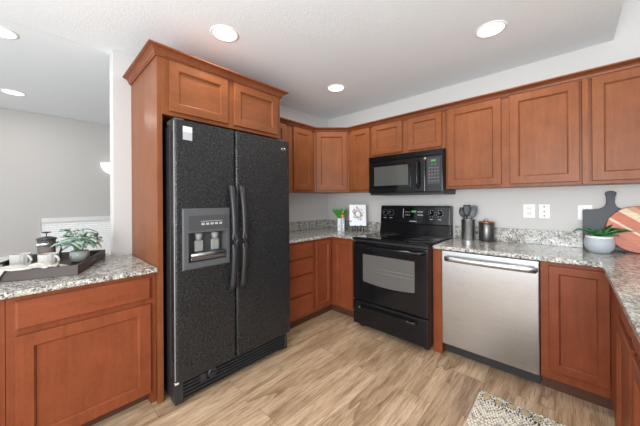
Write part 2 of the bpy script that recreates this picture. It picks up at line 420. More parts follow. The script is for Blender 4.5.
# --- left counter run
ZL = .863
t = thing('base_cabinet', 'stained base cabinet with one wide drawer over a wide door left of the fridge', 'base cabinet', (.3, -2.68, 0))
put('body', MB().box(.002, .61, -2.992, -2.372, .085, ZL-.03), WB, t)
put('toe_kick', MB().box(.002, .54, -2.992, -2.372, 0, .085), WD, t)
put('foot_post', MB().prism([(.545, 0), (.60, 0), (.61, .085), (.545, .085)], -2.40, -2.372, 'y'), WB, t)
drawer(FX(.61), -2.962, -2.403, .668, .806, t, WBy); door(FX(.61), -2.962, -2.403, .085, .640, t, WB, .06)
t = thing('base_cabinet', 'stained base cabinet at the left picture edge, mostly out of frame', 'base cabinet', (.3, -3.3, 0))
put('body', MB().box(.002, .61, -3.60, -2.994, .085, ZL-.03), WB, t)
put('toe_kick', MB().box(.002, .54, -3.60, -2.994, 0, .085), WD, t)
drawer(FX(.61), -3.58, -3.03, .668, .806, t, WBy); door(FX(.61), -3.58, -3.03, .085, .640, t, WB, .06)

# --- countertops
def top(name, pts, z0, z1, lab, loc):
    o = put(name, MB().prism(pts, z0, z1, 'z', .006), GR, None, loc); tag(o, lab, 'countertop'); return o
top('granite_countertop', [(-.20, -3.62), (.651, -3.62), (.651, -2.372), (-.0, -2.372), (-.0, -2.489), (-.20, -2.489)], ZL-.03, ZL,
    'speckled granite countertop left of the fridge holding the coffee tray', (.3, -2.9, ZL-.03))
top('granite_countertop', [(.003, -.003), (.003, -1.38), (.606, -1.38), (.606, -.629), (.938, -.629), (.938, -.003)], CB, CT,
    'L-shaped speckled granite countertop in the corner between fridge and range', (.3, -.3, CB))
top('granite_countertop', [(1.706, -.003), (3.32, -.003), (3.32, -2.02), (2.676, -2.02), (2.676, -.629), (1.706, -.629)], CB, CT,
    'speckled granite countertop right of the range, turning the corner along the right side', (2.5, -.3, CB))
def splash(boxes, lab, loc):
    m = MB()
    for b in boxes: m.box(*b, .002)
    tag(put('granite_backsplash', m, GR, None, loc), lab, 'backsplash')
splash([(.003, .023, -1.38, -.003, CT, 1.012), (.023, .938, -.023, -.003, CT, 1.012)], 'low granite backsplash strip in the corner left of the range', (.02, -.02, CT))
splash([(1.706, 3.32, -.023, -.003, CT, 1.022)], 'low granite backsplash strip along the wall right of the range', (2.4, -.01, CT))

# ---------------------------------------------------------------- refrigerator
t = thing('refrigerator', 'black side-by-side refrigerator with textured doors and in-door dispenser', 'refrigerator', (.4, -1.85, 0))
FY0, FY1, FXf, FZ = -2.312, -1.388, .774, 1.786
put('body', MB().box(.03, .69, FY0+.004, FY1-.004, .02, 1.765, .006), BLKM, t)
def curved_door(mb, y0, y1, z0, z1, hole=None):
    """gently rounded door slab; optional recess hole (y0,y1,z0,z1)"""
    def xs(y):
        k = min((y-y0), (y1-y)); r = .02
        return FXf if k >= r else FXf-.012*(1-math.sqrt(max(0, 1-((r-k)/r)**2)))
    ys = sorted(set([y0+.02*(1-math.cos(a*math.pi/8)) for a in range(5)] + [y1-.02*(1-math.cos(a*math.pi/8)) for a in range(5)] +
                    ([hole[0], hole[1]] if hole else []) + [(y0+y1)/2]))
    zs = [z0, z1] if not hole else [z0, hole[2], hole[3], z1]
    def inh(ya, yb, za, zb): return hole and ya >= hole[0]-1e-6 and yb <= hole[1]+1e-6 and za >= hole[2]-1e-6 and zb <= hole[3]+1e-6
    g = {(i, j): mb.bm.verts.new((xs(y), y, z)) for i, y in enumerate(ys) for j, z in enumerate(zs)}
    bk = {(i, j): mb.bm.verts.new((.70, y, z)) for i, y in enumerate(ys) for j, z in enumerate(zs) if True}
    for i in range(len(ys)-1):
        for j in range(len(zs)-1):
            if not inh(ys[i], ys[i+1], zs[j], zs[j+1]): mb._f([g[i, j], g[i+1, j], g[i+1, j+1], g[i, j+1]])
            mb._f([bk[i, j], bk[i, j+1], bk[i+1, j+1], bk[i+1, j]])
        mb._f([g[i, 0], bk[i, 0], bk[i+1, 0], g[i+1, 0]]); J = len(zs)-1
        mb._f([g[i, J], g[i+1, J], bk[i+1, J], bk[i, J]])
    I = len(ys)-1
    for j in range(len(zs)-1):
        mb._f([g[0, j], g[0, j+1], bk[0, j+1], bk[0, j]]); mb._f([g[I, j], bk[I, j], bk[I, j+1], g[I, j+1]])
    return mb
SP = -1.90
hole = (-2.235, -1.975, .885, 1.075)
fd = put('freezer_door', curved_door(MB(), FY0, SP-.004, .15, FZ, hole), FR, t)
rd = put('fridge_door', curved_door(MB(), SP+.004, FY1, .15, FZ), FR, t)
# dispenser
dp = MB()
dp.loops([[Vector((FXf-.001, y, z)) for y, z in ((-2.27, .84), (-1.95, .84), (-1.95, 1.232), (-2.27, 1.232))],
          [Vector((FXf+.012, y, z)) for y, z in ((-2.262, .848), (-1.958, .848), (-1.958, 1.224), (-2.262, 1.224))],
          [Vector((FXf+.012, y, z)) for y, z in ((hole[0], hole[2]), (hole[1], hole[2]), (hole[1], hole[3]), (hole[0], hole[3]))],
          [Vector((.705, y, z)) for y, z in ((hole[0]+.01, hole[2]+.01), (hole[1]-.01, hole[2]+.01), (hole[1]-.01, hole[3]-.01), (hole[0]+.01, hole[3]-.01))]], False, True, smooth=False)
d = put('dispenser_bezel', dp, DGREY, fd)
put('dispenser_panel', MB().box(FXf+.0122, FXf+.015, -2.235, -1.975, 1.09, 1.185, .001), nm('dispenser_panel_grey', (.06, .062, .066), .35), fd)
bt = MB()
for k in range(5): bt.box(FXf+.015, FXf+.018, -2.155+k*.030, -2.135+k*.030, 1.122, 1.136, .002)
bt.box(FXf+.015, FXf+.0155, -2.16, -2.01, 1.145, 1.148)
put_each('dispenser_button', bt, GREY, fd)
for yy in (-2.155, -2.045):
    put('dispenser_paddle', MB().box(.735, .752, yy-.028, yy+.028, .945, 1.02, .008).tube([(.745, yy, 1.068), (.745, yy, 1.02)], [.026, .018], 12), nm('paddle_grey', (.25, .25, .24), .35), fd)
put('drip_tray', MB().box(.71, FXf+.010, -2.22, -1.99, .896, .915, .003).tube([(.775, -2.22, .93), (.775, -1.99, .93)], .014, 10), nm('smoked_chrome', (.35, .36, .37), .25, .9), fd)
put('door_edge_trim', MB().box(.693, .700, FY0+.001, FY0+.012, .16, FZ-.01), nm('door_gasket_grey', (.13, .13, .125), .5), fd)
put('door_edge_glint', MB().box(FXf-.014, FXf-.006, FY0-.0008, FY0+.003, .17, FZ-.01, .001), nm('edge_glint_grey', (.30, .31, .31), .35), fd)  # light grey strip painted as the highlight along the door bevel
# sticker, logo
put('energy_sticker', MB().box(FXf, FXf+.0008, -2.262, -2.205, 1.665, 1.75), nm('sticker_paper', (.42, .43, .45), .6), fd)
put('sticker_header', MB().box(FXf+.0008, FXf+.0012, -2.262, -2.205, 1.715, 1.75), nm('sticker_white', (.72, .74, .76), .6), fd)
Mo = Matrix.Translation((FXf, -1.452, 1.715)) @ Matrix.Rotation(R(90), 4, 'Y') @ Matrix.Diagonal((.42, 1, 1, 1))
put('logo_badge', MB().lathe(0, 0, [(.028, 0), (.028, .002), (.022, .0035)], 24, Mo), CHROME, rd)
# handles
for yy, par in ((SP-.040, fd), (SP+.040, rd)):
    pts = []; rr = []
    for k in range(17):
        s = k/16; z = .645 + (1.385-.645)*s
        bow = math.sin(math.pi*s)**.5 if 0 < s < 1 else 0
        pts.append((FXf + .004 + .052*bow, yy, z)); rr.append(.019 + .005*(1-bow))
    put('handle', MB().tube(pts, rr, 12, .75), BLKM, par)
# hinge caps, grille, feet
put('hinge_cap', MB().box(.60, .745, FY0+.012, FY0+.07, FZ-.012, FZ+.016, .006), DGREY, t)
put('hinge_cap', MB().box(.60, .745, FY1-.07, FY1-.012, FZ-.012, FZ+.016, .006), DGREY, t)
gl = MB().box(.68, .745, FY0+.002, FY1-.03, .018, .142, .004)
for k in range(5): gl.box(.742, .760, FY0+.002, FY1-.03, .030+k*.022, .038+k*.022, .002)
gl.box(.735, .762, FY0+.0, FY0+.05, .016, .145, .004).box(.735, .762, FY1-.055, FY1-.03, .016, .145, .004)
put('base_grille', gl, BLKM, t)
Mk = Matrix.Translation((.757, -2.075, .118)) @ Matrix.Rotation(R(90), 4, 'Y')
put('filter_knob', MB().lathe(0, 0, [(.034, 0), (.034, .008), (.024, .014)], 20, Mk).box(.768, .782, -2.10, -2.05, .113, .123, .003), BLKM, t)
put('filter_cover', MB().box(.757, .770, -2.16, -2.115, .085, .14, .010), BLKM, t)
put_each('foot', MB().box(.66, .73, FY0+.01, FY0+.06, 0, .02).box(.66, .73, FY1-.09, FY1-.04, 0, .02).box(.08, .14, FY0+.01, FY0+.06, 0, .02).box(.08, .14, FY1-.06, FY1-.01, 0, .02), BLKM, t)
put('door_gasket_corner', MB().box(FXf-.02, FXf+.001, FY0-.002, FY0+.02, .148, .160, .002), nm('worn_plastic', (.6, .6, .6), .5), fd)

# ---------------------------------------------------------------- range
RX0, RX1, RY = .940, 1.692, -.70
t = thing('electric_range', 'black freestanding electric range with glass cooktop and oven window', 'range', (1.32, -.35, 0))
put('body', MB().box(RX0+.004, RX1-.004, -.655, -.03, .045, .895, .003), BLKM, t)
put_each('foot', MB().box(RX0+.03, RX0+.07, -.62, -.58, 0, .045).box(RX1-.07, RX1-.03, -.62, -.58, 0, .045).box(RX0+.03, RX0+.07, -.10, -.06, 0, .045).box(RX1-.07, RX1-.03, -.10, -.06, 0, .045), BLKM, t)
ck = put('cooktop', MB().box(RX0, RX1, -.712, -.06, .893, .912, .006), BLK, t)
put('cooktop_glass', MB().box(RX0+.022, RX1-.022, -.685, -.13, .912, .9155, .001), BGLASS, ck)
for (bx, by, br_) in ((1.12, -.52, .085), (1.53, -.53, .115), (1.12, -.27, .105), (1.53, -.27, .08)):
    m = MB()
    for rr_ in (br_, br_*.62):
        m.lathe(bx, by, [(rr_, .9155), (rr_, .9160), (rr_-.004, .9160), (rr_-.004, .9155)], 40, cap0=False, cap1=False)
    put_each('burner_ring', m, RINGM, ck)
# backguard, sloped control panel
bg = MB().prism([(-.028, .905), (-.150, .905), (-.150, .935), (-.128, 1.02), (-.135, 1.03), (-.118, 1.205), (-.105, 1.218), (-.028, 1.218)], RX0-.012, RX1-.004, 'x', .006)
bgo = put('control_panel', bg, BLK, t)
def onp(x, z, w=0): # point on sloped face
    s = (z-1.03)/(1.205-1.03); return Vector((x, -.135+.017*s-w, z))
def pbox(mb, x0, x1, z0, z1, th=.001):
    a = [onp(x0, z0, -.002), onp(x1, z0, -.002), onp(x1, z1, -.002), onp(x0, z1, -.002)]
    b_ = [onp(x0, z0, th), onp(x1, z0, th), onp(x1, z1, th), onp(x0, z1, th)]
    return mb.loops([a, b_], smooth=False)
for kx in (.985, 1.060, 1.510, 1.592):
    M = Matrix.Translation(onp(kx, 1.14, 0)) @ Matrix.Rotation(R(90-5), 4, 'X')
    kb = put('knob', MB().lathe(0, 0, [(.024, -.002), (.024, .006), (.017, .010), (.015, .024), (.011, .027)], 24, M), BLK, bgo)
    m = MB(); M2 = Matrix.Translation(onp(kx, 1.14, .026)); m.box(-.002, .002, -.002, .002, .000, .015, M=M2)
    pm = MB()
    for a in range(8):
        an = R(20+a*45); pbox(pm, kx+.034*math.cos(an)-.0025, kx+.034*math.cos(an)+.0025, 1.14+.034*math.sin(an)-.0025, 1.14+.034*math.sin(an)+.0025)
    pbox(pm, kx-.016, kx+.016, 1.078, 1.083)
    put('knob_marking', m, GREY, bgo); put_each('dial_marking', pm, GREY, bgo)
put('display_panel', pbox(MB(), 1.215, 1.435, 1.085, 1.185), BGLASS, bgo)
put('clock_display', pbox(MB(), 1.300, 1.350, 1.148, 1.166, .002), GREEN, bgo)
m = MB()
for i in range(3):
    for j in range(2):
        pbox(m, 1.232+i*.020, 1.243+i*.020, 1.115+j*.032, 1.121+j*.032, .002); pbox(m, 1.368+i*.020, 1.379+i*.020, 1.115+j*.032, 1.128+j*.032, .002)
pbox(m, 1.205, 1.210, 1.085, 1.185, .002)
put_each('button_marking', m, GREY, bgo)
put('brand_mark', pbox(MB(), 1.28, 1.36, 1.050, 1.056), GREY, bgo)
# oven door with window
dr = put('oven_door', MB().box(RX0+.002, RX1-.002, RY, -.656, .298, .866, .008), BLK, t)
m = MB(); 
tp = [(1.060, .755), (1.580, .755), (1.580, .500)]
for k in range(7): s = k/6; tp.append((1.575-.51*s, .488-.018*math.sin(math.pi*s)))
tp.append((1.060, .500))
put('oven_window', m.prism([(x, z) for x, z in tp], RY-.0025, RY+.004, 'y', .001), OVENW, dr)
m = MB()
for zz in (.60, .635): m.tube([(1.075, RY-.0035, zz), (1.565, RY-.0035, zz)], .0012, 6)
put_each('oven_rack_bar', m, nm('rack_seen_through_glass', (.24, .23, .22), .4), dr)
m = MB().box(RX0+.004, RX1-.004, -.690, -.656, .870, .891, .003)
for k in range(6): m.box(1.02+k*.105, 1.10+k*.105, -.693, -.688, .875, .884, .002)
put('vent_trim', m, BLKM, t)
pts = [(RX0+.03, RY, .835), (RX0+.04, RY-.035, .835)] + [(RX0+.06+(RX1-RX0-.12)*k/10, RY-.042-.008*math.sin(math.pi*k/10), .835-.006*math.sin(math.pi*k/10)) for k in range(11)] + [(RX1-.04, RY-.035, .835), (RX1-.03, RY, .835)]
put('oven_handle', MB().tube(pts, .014, 12, 1.1), BLK, dr)
dw = put('storage_drawer', MB().box(RX0+.002, RX1-.002, RY, -.656, .055, .288, .008), BLK, t)
pts = [(1.035, RY, .235), (1.045, RY-.022, .238)] + [(1.06+.50*k/10, RY-.030, .238+.0*k) for k in range(11)] + [(1.575, RY-.022, .238), (1.585, RY, .235)]
put('drawer_handle', MB().tube(pts, .012, 12), BLK, dw)
for hx in (1.04, 1.58): put('handle_end_cap', MB().box(hx-.012, hx+.012, RY-.034, RY-.018, .228, .249, .004), CHROME if hx < 1.2 else BLKM, dw)

# ---------------------------------------------------------------- microwave
MX0, MX1, MY, MZ0, MZ1 = .942, 1.710, -.40, 1.348, 1.745
t = thing('over_range_microwave', 'black over-the-range microwave with grey window and green clock', 'microwave', (1.33, -.2, MZ0))
put('body', MB().box(MX0+.002, MX1-.002, MY+.035, -.004, MZ0, MZ1, .003), BLKM, t)
m = MB().box(MX0, MX1, MY+.006, MY+.036, 1.690, MZ1, .003)
for k in range(4): m.box(MX0+.004, MX1-.004, MY-.012, MY+.010, 1.694+k*.0130, 1.701+k*.0130, .0015)
put('vent_grille', m, BLK, t)
dd = put('door', MB().box(MX0, 1.555, MY, MY+.034, MZ0+.008, 1.688, .006), BLK, t)
put('window', MB().box(.992, 1.415, MY-.002, MY+.002, 1.405, 1.655, .0005), BGLASS, dd)
put('window_screen', MB().box(1.010, 1.390, MY-.003, MY-.001, 1.430, 1.630, .0005), nm('perforated_screen_grey', (.075, .075, .07), .12), dd)
pts = [(1.492, MY, 1.640)] + [(1.492, MY-.030-.006*math.sin(math.pi*k/8), 1.625-.21*k/8) for k in range(9)] + [(1.492, MY, 1.400)]
put('handle', MB().tube(pts, .013, 12, .8, up=Vector((1, 0, 0))), BLK, dd)
cp = put('control_panel', MB().box(1.560, MX1, MY, MY+.034, MZ0+.008, 1.688, .004), BLK, t)
put('keypad', MB().box(1.580, 1.690, MY-.002, MY+.001, 1.425, 1.665), BGLASS, cp)
put('clock_display', MB().box(1.612, 1.655, MY-.003, MY, 1.632, 1.650), GREEN, cp)
m = MB()
for j in range(6):
    for i in range(4):
        if j == 0 and i in (0, 3): continue
        m.box(1.588+i*.026, 1.602+i*.026, MY-.003, MY-.001, 1.600-j*.030, 1.609-j*.030)
put_each('button', m, nm('button_print', (.11, .11, .105), .5), cp)
m = MB()
for i, j in ((0, 3), (0, 4)): m.box(1.588, 1.602, MY-.0034, MY-.001, 1.600-j*.030, 1.609-j*.030)
put_each('red_button', m, nm('button_print_red', (.45, .06, .04), .5), cp)
put('logo_badge', MB().lathe(0, 0, [(.011, 0), (.011, .002)], 16, Matrix.Translation((1.556, MY, 1.668)) @ Matrix.Rotation(R(90), 4, 'X')), nm('bronze_badge', (.45, .33, .2), .3, 1), cp)
put('bottom_plate', MB().box(MX0+.004, MX1-.004, MY+.02, -.006, MZ0-.014, MZ0, .003), BLKM, t)

# ---------------------------------------------------------------- dishwasher
t = thing('dishwasher', 'stainless steel dishwasher with curved bar handle', 'dishwasher', (2.08, -.3, 0))
DX0, DX1, DY = 1.768, 2.393, -.612
put('body', MB().box(DX0+.004, DX1-.004, -.585, -.01, .10, .868), BLKM, t)
put('toe_panel', MB().box(DX0+.002, DX1-.002, -.535, -.50, .012, .10).box(DX0+.05, DX0+.09, -.5, -.46, 0, .1).box(DX1-.09, DX1-.05, -.5, -.46, 0, .1), BLKM, t)
m = MB(); rings = []
def arc(y0, z0, z1):
    return [Vector((x, y, z)) for x, y, z in ()]
dd = put('door', MB().box(DX0+.002, DX1-.002, DY, -.586, .105, .862, .006), ST, t)
pts = []
for k in range(15):
    s = k/14; pts.append((DX0+.04+(DX1-DX0-.06)*s, DY-.028-.016*math.sin(math.pi*s), .806))
pts = [(DX0+.036, DY, .806)] + pts + [(DX1-.018, DY, .806)]
put('handle', MB().tube(pts, [.011]*len(pts), 14, 1.9), ST, dd)
put('top_control_edge', MB().box(DX0+.004, DX1-.004, DY+.004, -.587, .862, .871, .001), BLKM, dd)
put('logo_badge', MB().box(2.29, 2.335, DY-.001, DY, .150, .158), nm('etched_mark', (.35, .35, .34), .4, 1), dd)

# ---------------------------------------------------------------- recessed lights
def recessed(x, y, z, lab):
    t = thing('recessed_light', lab, 'ceiling light', (x, y, z), 'recessed ceiling lights')
    put('trim_ring', MB().lathe(x, y, [(.096, z), (.095, z-.003), (.082, z-.006), (.079, z-.003), (.076, z+.0)], 40, cap0=False, cap1=False), WHITE, t)
    put('lens', MB().lathe(x, y, [(.078, z-.002), (.05, z-.004), (.001, z-.005)], 40, cap0=False), LAMP, t)
    ld = bpy.data.lights.new('lamp', 'AREA'); ld.shape = 'DISK'; ld.size = .15; ld.energy = LAMP_W; ld.color = (1, .97, .93)
    lo = bpy.data.objects.new('lamp_light', ld); link(lo, t); lo.location = (0, 0, -.012)
recessed(.795, -1.99, H, 'round recessed light in the kitchen ceiling nearest the fridge crown')
recessed(.788, -.768, H, 'smallest-looking recessed ceiling light, near the corner cabinets')
recessed(2.151, -.765, H, 'recessed ceiling light above the dishwasher side of the kitchen')
recessed(-1.75, -3.045, H+.002, 'farther recessed light in the smooth ceiling of the lower room')
recessed(-.285, -3.06, H+.002, 'nearer recessed light cut by the left picture edge')

# ---------------------------------------------------------------- wall sconce in the far room
t = thing('wall_sconce', 'white half-bowl wall sconce on the far wall beside the wall corner', 'wall light', (FWX, -2.095, 1.75))
pr = [(.02, 1.70), (.06, 1.715), (.10, 1.75), (.125, 1.80), (.135, 1.862)]
m = MB(); rings = []
for r, z in pr: rings.append([Vector((FWX+.004+r*.9*math.sin(math.pi*k/16), -2.095-r*math.cos(math.pi*k/16), z)) for k in range(17)])
put('bowl_shade', m.loops(rings, True, False), emis('sconce_glass', (1, .98, .95), 1.1), t, recalc=False)
put('back_plate', MB().box(FWX, FWX+.01, -2.145, -2.045, 1.72, 1.84, .003), WHITE, t)

# ---------------------------------------------------------------- outlets and switch plates
def plate(x0, x1, z0, z1, lab, kind, name='outlet', cat='outlet'):
    xc, zc = (x0+x1)/2, (z0+z1)/2
    t = thing(name, lab, cat, (xc, 0, zc))
    pl = put('cover_plate', MB().box(x0, x1, -.006, -.0005, z0, z1, .002), WALL if kind == 'blank' else PLATE, t)
    s = MB()
    if kind == 'duplex':
        put_each('receptacle', MB().box(xc-.018, xc+.018, -.009, -.006, zc+.006, zc+.036, .002).box(xc-.018, xc+.018, -.009, -.006, zc-.036, zc-.006, .002), PLATE, t)
        for dz in (.021, -.021): s.box(xc-.009, xc-.006, -.0095, -.009, zc+dz-.004, zc+dz+.007).box(xc+.006, xc+.009, -.0095, -.009, zc+dz-.004, zc+dz+.007).box(xc-.002, xc+.002, -.0095, -.009, zc+dz-.010, zc+dz-.006)
    elif kind == 'dots':
        for dz in (.038, 0, -.038): s.box(xc-.005, xc+.005, -.0068, -.006, zc+dz-.005, zc+dz+.005)
    else:
        return
    put_each('slot', s, SLOT, t)
plate(2.247, 2.331, 1.120, 1.238, 'white duplex outlet, left of the pair on the wall over the dishwasher', 'duplex')
plate(2.352, 2.424, 1.120, 1.236, 'white jack plate, right of the pair on the wall over the dishwasher', 'dots', 'jack_plate', 'wall plate')
plate(2.586, 2.668, 1.118, 1.232, 'white outlet partly hidden by the black paddle board', 'duplex')
plate(.690, .800, 1.045, 1.180, 'blank wall-coloured plate between the floral print and range', 'blank', 'blank_wall_plate', 'wall plate')

# ---------------------------------------------------------------- utensils, canister
t = thing('utensil_crock', 'perforated stainless steel utensil crock on the counter right of the range', 'utensil holder', (1.838, -.085, CT))
m = MB().lathe(1.838, -.085, [(.056, CT), (.057, CT+.004), (.057, 1.090), (.059, 1.094), (.055, 1.094), (.054, CT+.01), (.001, CT+.01)], 36, cap1=False)
put('cup', m, ST, t)
m = MB()
for k in range(5):
    a = R(-95+k*13)
    for j in range(9):
        M = Matrix.Translation((1.838+.0573*math.cos(a), -.10+.0573*math.sin(a), .945+j*.014)) @ Matrix.Rotation(a, 4, 'Z') @ Matrix.Rotation(R(90), 4, 'Y')
        m.lathe(0, 0, [(.0022, 0), (.0022, .0004)], 8, M)
put('holes', m, SLOT, t)
UT_ = nm('black_nylon', (.02, .021, .023), .45); UG = nm('grey_nylon', (.085, .10, .12), .45)
def utensil(name, base, tip, w, h, mat, lab, kind):
    base, tip = Vector(base), Vector(tip); d = (tip-base).normalized()
    t = thing(name, lab, 'utensil', base)
    put('handle', MB().tube([base, base+(tip-base)*.7], .006, 8), mat, t)
    # head faces the camera direction
    n = Vector((.3, -1, 0)); n = (n - d*n.dot(d)).normalized(); u = d.cross(n)
    rings = []
    c0 = base+(tip-base)*.68
    for k in range(9):
        s = k/8
        if kind == 'spoon': ww = w*math.sin(math.pi*(.08+.84*s))**.6
        else: ww = w*(.35+.65*min(1, s*2.2))
        bow = .010*math.sin(math.pi*s) if kind == 'spoon' else 0
        c = c0 + d*(h*s) - n*bow
        rings.append([c + u*ww*math.cos(a) + n*.004*math.sin(a) for a in [2*math.pi*q/12 for q in range(12)]])
    put('head', MB().loops(rings), mat, t)
utensil('serving_spoon', (1.850, -.105, CT+.012), (1.786, -.105, 1.205), .030, .095, UT_, 'black nylon spoon leaning left in the steel crock', 'spoon')
utensil('spatula', (1.835, -.12, CT+.012), (1.838, -.12, 1.222), .031, .105, UT_, 'flat black nylon turner upright in the middle of the steel crock', 'flat')
utensil('cooking_spoon', (1.825, -.09, CT+.012), (1.892, -.085, 1.205), .033, .115, UG, 'grey nylon spoon leaning right in the steel crock', 'spoon')
t = thing('canister', 'dark grey metal canister with copper rim right of the utensil crock', 'canister', (1.990, -.088, CT))
put('body', MB().lathe(1.990, -.088, [(.060, CT), (.062, CT+.005), (.062, 1.056), (.060, 1.060)], 40), nm('gunmetal', (.13, .125, .12), .28, .9), t)
put('lid', MB().lathe(1.990, -.088, [(.0625, 1.060), (.0625, 1.076), (.058, 1.080), (.001, 1.080)], 40), nm('gunmetal_lid', (.16, .15, .145), .3, .9), t)
put('rim_band', MB().lathe(1.990, -.088, [(.061, 1.070), (.0635, 1.0705), (.0635, 1.0755), (.061, 1.076)], 40, cap0=False, cap1=False), nm('copper', (.75, .26, .12), .3, .8), t)
put('knob', MB().tube([(1.97, -.088, 1.080), (1.972, -.088, 1.098), (1.990, -.088, 1.101), (1.998, -.088, 1.098), (2.0, -.088, 1.080)], .005, 8), nm('gunmetal_knob', (.3, .3, .3), .3, .9), t)

# ---------------------------------------------------------------- plants
def leaf(mb, base, az, length, width, rise, droop, curl=.25, n=8, w0=.25):
    base = Vector(base); d = Vector((math.cos(az), math.sin(az), 0)); s_ = Vector((-d.y, d.x, 0)); rows = []
    for k in range(n+1):
        s = k/n; p = base + d*(length*s*math.cos(rise*.6)) + Vector((0, 0, length*(math.sin(rise)*s - droop*s*s)))
        ww = width*.5*max(.02, (math.sin(math.pi*min(1, (s*(1-w0)+w0)))**.8)); up = Vector((0, 0, ww*curl))
        rows.append([p - s_*ww + up, p - Vector((0, 0, .001)), p + s_*ww + up])
    vr = [[mb.bm.verts.new(p) for p in r] for r in rows]; lo = [[mb.bm.verts.new(p-Vector((0, 0, .0015))) for p in r] for r in rows]
    for a, b_ in zip(vr, vr[1:]):
        for i in range(2): mb._f([a[i], a[i+1], b_[i+1], b_[i]], True)
    for a, b_ in zip(lo, lo[1:]):
        for i in range(2): mb._f([a[i], b_[i], b_[i+1], a[i+1]], True)
    for i in range(n):
        mb._f([vr[i][0], vr[i+1][0], lo[i+1][0], lo[i][0]]); mb._f([vr[i][2], lo[i][2], lo[i+1][2], vr[i+1][2]])
LEAFM = nm('glossy_green_leaf', (.035, .19, .055), .32); _n = N(LEAFM)
_n.col(_n.ramp(_n.noise(_n.coords((1, 1, 1)), 30, 2), [(.35, (.012, .10, .03)), (.65, (.07, .30, .09))]))
PXc, PYc = 2.690, -.195
t = thing('potted_succulent', 'green spiky succulent in a round pale grey pot before the cutting boards', 'potted plant', (PXc, PYc, CT))
POT = nm('pale_grey_ceramic', (.40, .43, .46), .6); _n = N(POT); _n.bump(_n.noise(_n.coords((1, 1, 30)), 8, 3), .2, .002)
prof = [(.048, CT), (.054, CT+.003), (.071, CT+.028), (.0775, CT+.058), (.076, CT+.088), (.069, CT+.106), (.067, CT+.114), (.063, CT+.114), (.065, CT+.100), (.001, CT+.095)]
put('pot', MB().lathe(PXc, PYc, prof, 44, cap1=False), POT, t)
put('pot_rim', MB().lathe(PXc, PYc, [(.070, CT+.104), (.0695, CT+.118), (.062, CT+.118), (.062, CT+.104)], 44, cap0=False, cap1=False), nm('white_glaze', (.8, .8, .78), .3), t)
lm = MB()
for az, ln, wd, ri, dr_ in ((205, .19, .056, 1.15, .75), (190, .15, .050, 1.2, .65), (222, .16, .052, .85, .35), (25, .21, .056, 1.05, .65), (10, .18, .050, .60, .25), (345, .14, .052, .95, .35),
        (45, .12, .042, .95, .25), (240, .10, .044, 1.05, .3), (265, .11, .046, .75, .35), (290, .11, .044, .55, .3), (320, .12, .044, .6, .35), (35, .11, .046, 1.30, .1), (215, .09, .042, 1.35, .1), (80, .06, .036, 1.4, .1), (150, .08, .036, 1.2, .2)):
    leaf(lm, (PXc+.008*math.cos(R(az)), PYc+.008*math.sin(R(az)), CT+.104), R(az), ln, wd, ri, dr_, .35)
put('leaves', lm, LEAFM, t)

# ---------------------------------------------------------------- cutting boards leaning on the wall
def lean(y0, z0, ang): return Matrix.Translation((0, y0, z0)) @ Matrix.Rotation(R(ang), 4, 'X')   # local z up the board, tilts back
def outline_board():
    pts = [(2.614, .004), (2.95, .004), (2.965, .02), (2.965, .285), (2.955, .297), (2.80, .300)]
    pts += [(2.812, .304), (2.790, .318), (2.780, .345), (2.783, .39), (2.790, .415)]
    for k in range(7): a = math.pi*k/6; pts.append((2.761+.029*math.cos(a), .417+.018*math.sin(a)))
    pts += [(2.738, .39), (2.739, .345), (2.728, .318), (2.706, .304), (2.67, .298), (2.622, .296), (2.614, .285)]
    return pts
M = lean(-.052, CT+.001, -6)
o = put('paddle_board', MB().prism(outline_board(), -.018, 0, 'y', .003, M=M), nm('charcoal_stain', (.035, .04, .048), .5), None, (2.79, -.06, CT))
tag(o, 'charcoal black paddle cutting board leaning on the wall behind the round board', 'cutting board')
AC = nm('striped_acacia', (.4, .15, .07), .4); n = N(AC)
co = n.coords((1, 1, 1), rot=(0, R(-38), 0))
wv = n.add('ShaderNodeSeparateXYZ'); n.l(co, wv.inputs[0])
band = n.add('ShaderNodeMath', operation='MULTIPLY_ADD'); n.l(wv.outputs['Z'], band.inputs[0]); band.inputs[1].default_value = 2.6; band.inputs[2].default_value = .5
r = n.add('ShaderNodeValToRGB'); r.color_ramp.interpolation = 'CONSTANT'; e = r.color_ramp.elements
st = [(0, (.46, .095, .03)), (.26, (.54, .13, .045)), (.40, (.72, .52, .34)), (.44, (.50, .11, .035)), (.60, (.74, .55, .37)), (.70, (.55, .30, .16)), (.78, (.48, .095, .035)), (.9, (.50, .15, .07))]
while len(e) < len(st): e.new(.5)
for q_, (p, c) in zip(e, st): q_.position = p; q_.color = (*c, 1)
n.l(band.outputs[0], r.inputs[0])
gr = n.ramp(n.noise(n.coords((6, 6, 60), rot=(0, R(-38), 0)), 1.5, 4, .6), [(.3, (.7, .65, .62)), (.7, (1.1, 1.1, 1.1))])
n.col(n.mix(r.outputs[0], gr, .8, 'MULTIPLY'))
M = lean(-.076, CT+.001, -7)
rb = .162
m = MB().lathe(0, 0, [(rb-.004, 0), (rb, .004), (rb, .016), (rb-.004, .02)], 64, M @ Matrix.Translation((2.893, 0, rb)) @ Matrix.Rotation(R(90), 4, 'X'))
o = put('round_cutting_board', m, AC, None, (2.893, -.10, CT+rb)); tag(o, 'round red-brown striped wood board leaning in front of the black paddle board', 'cutting board')

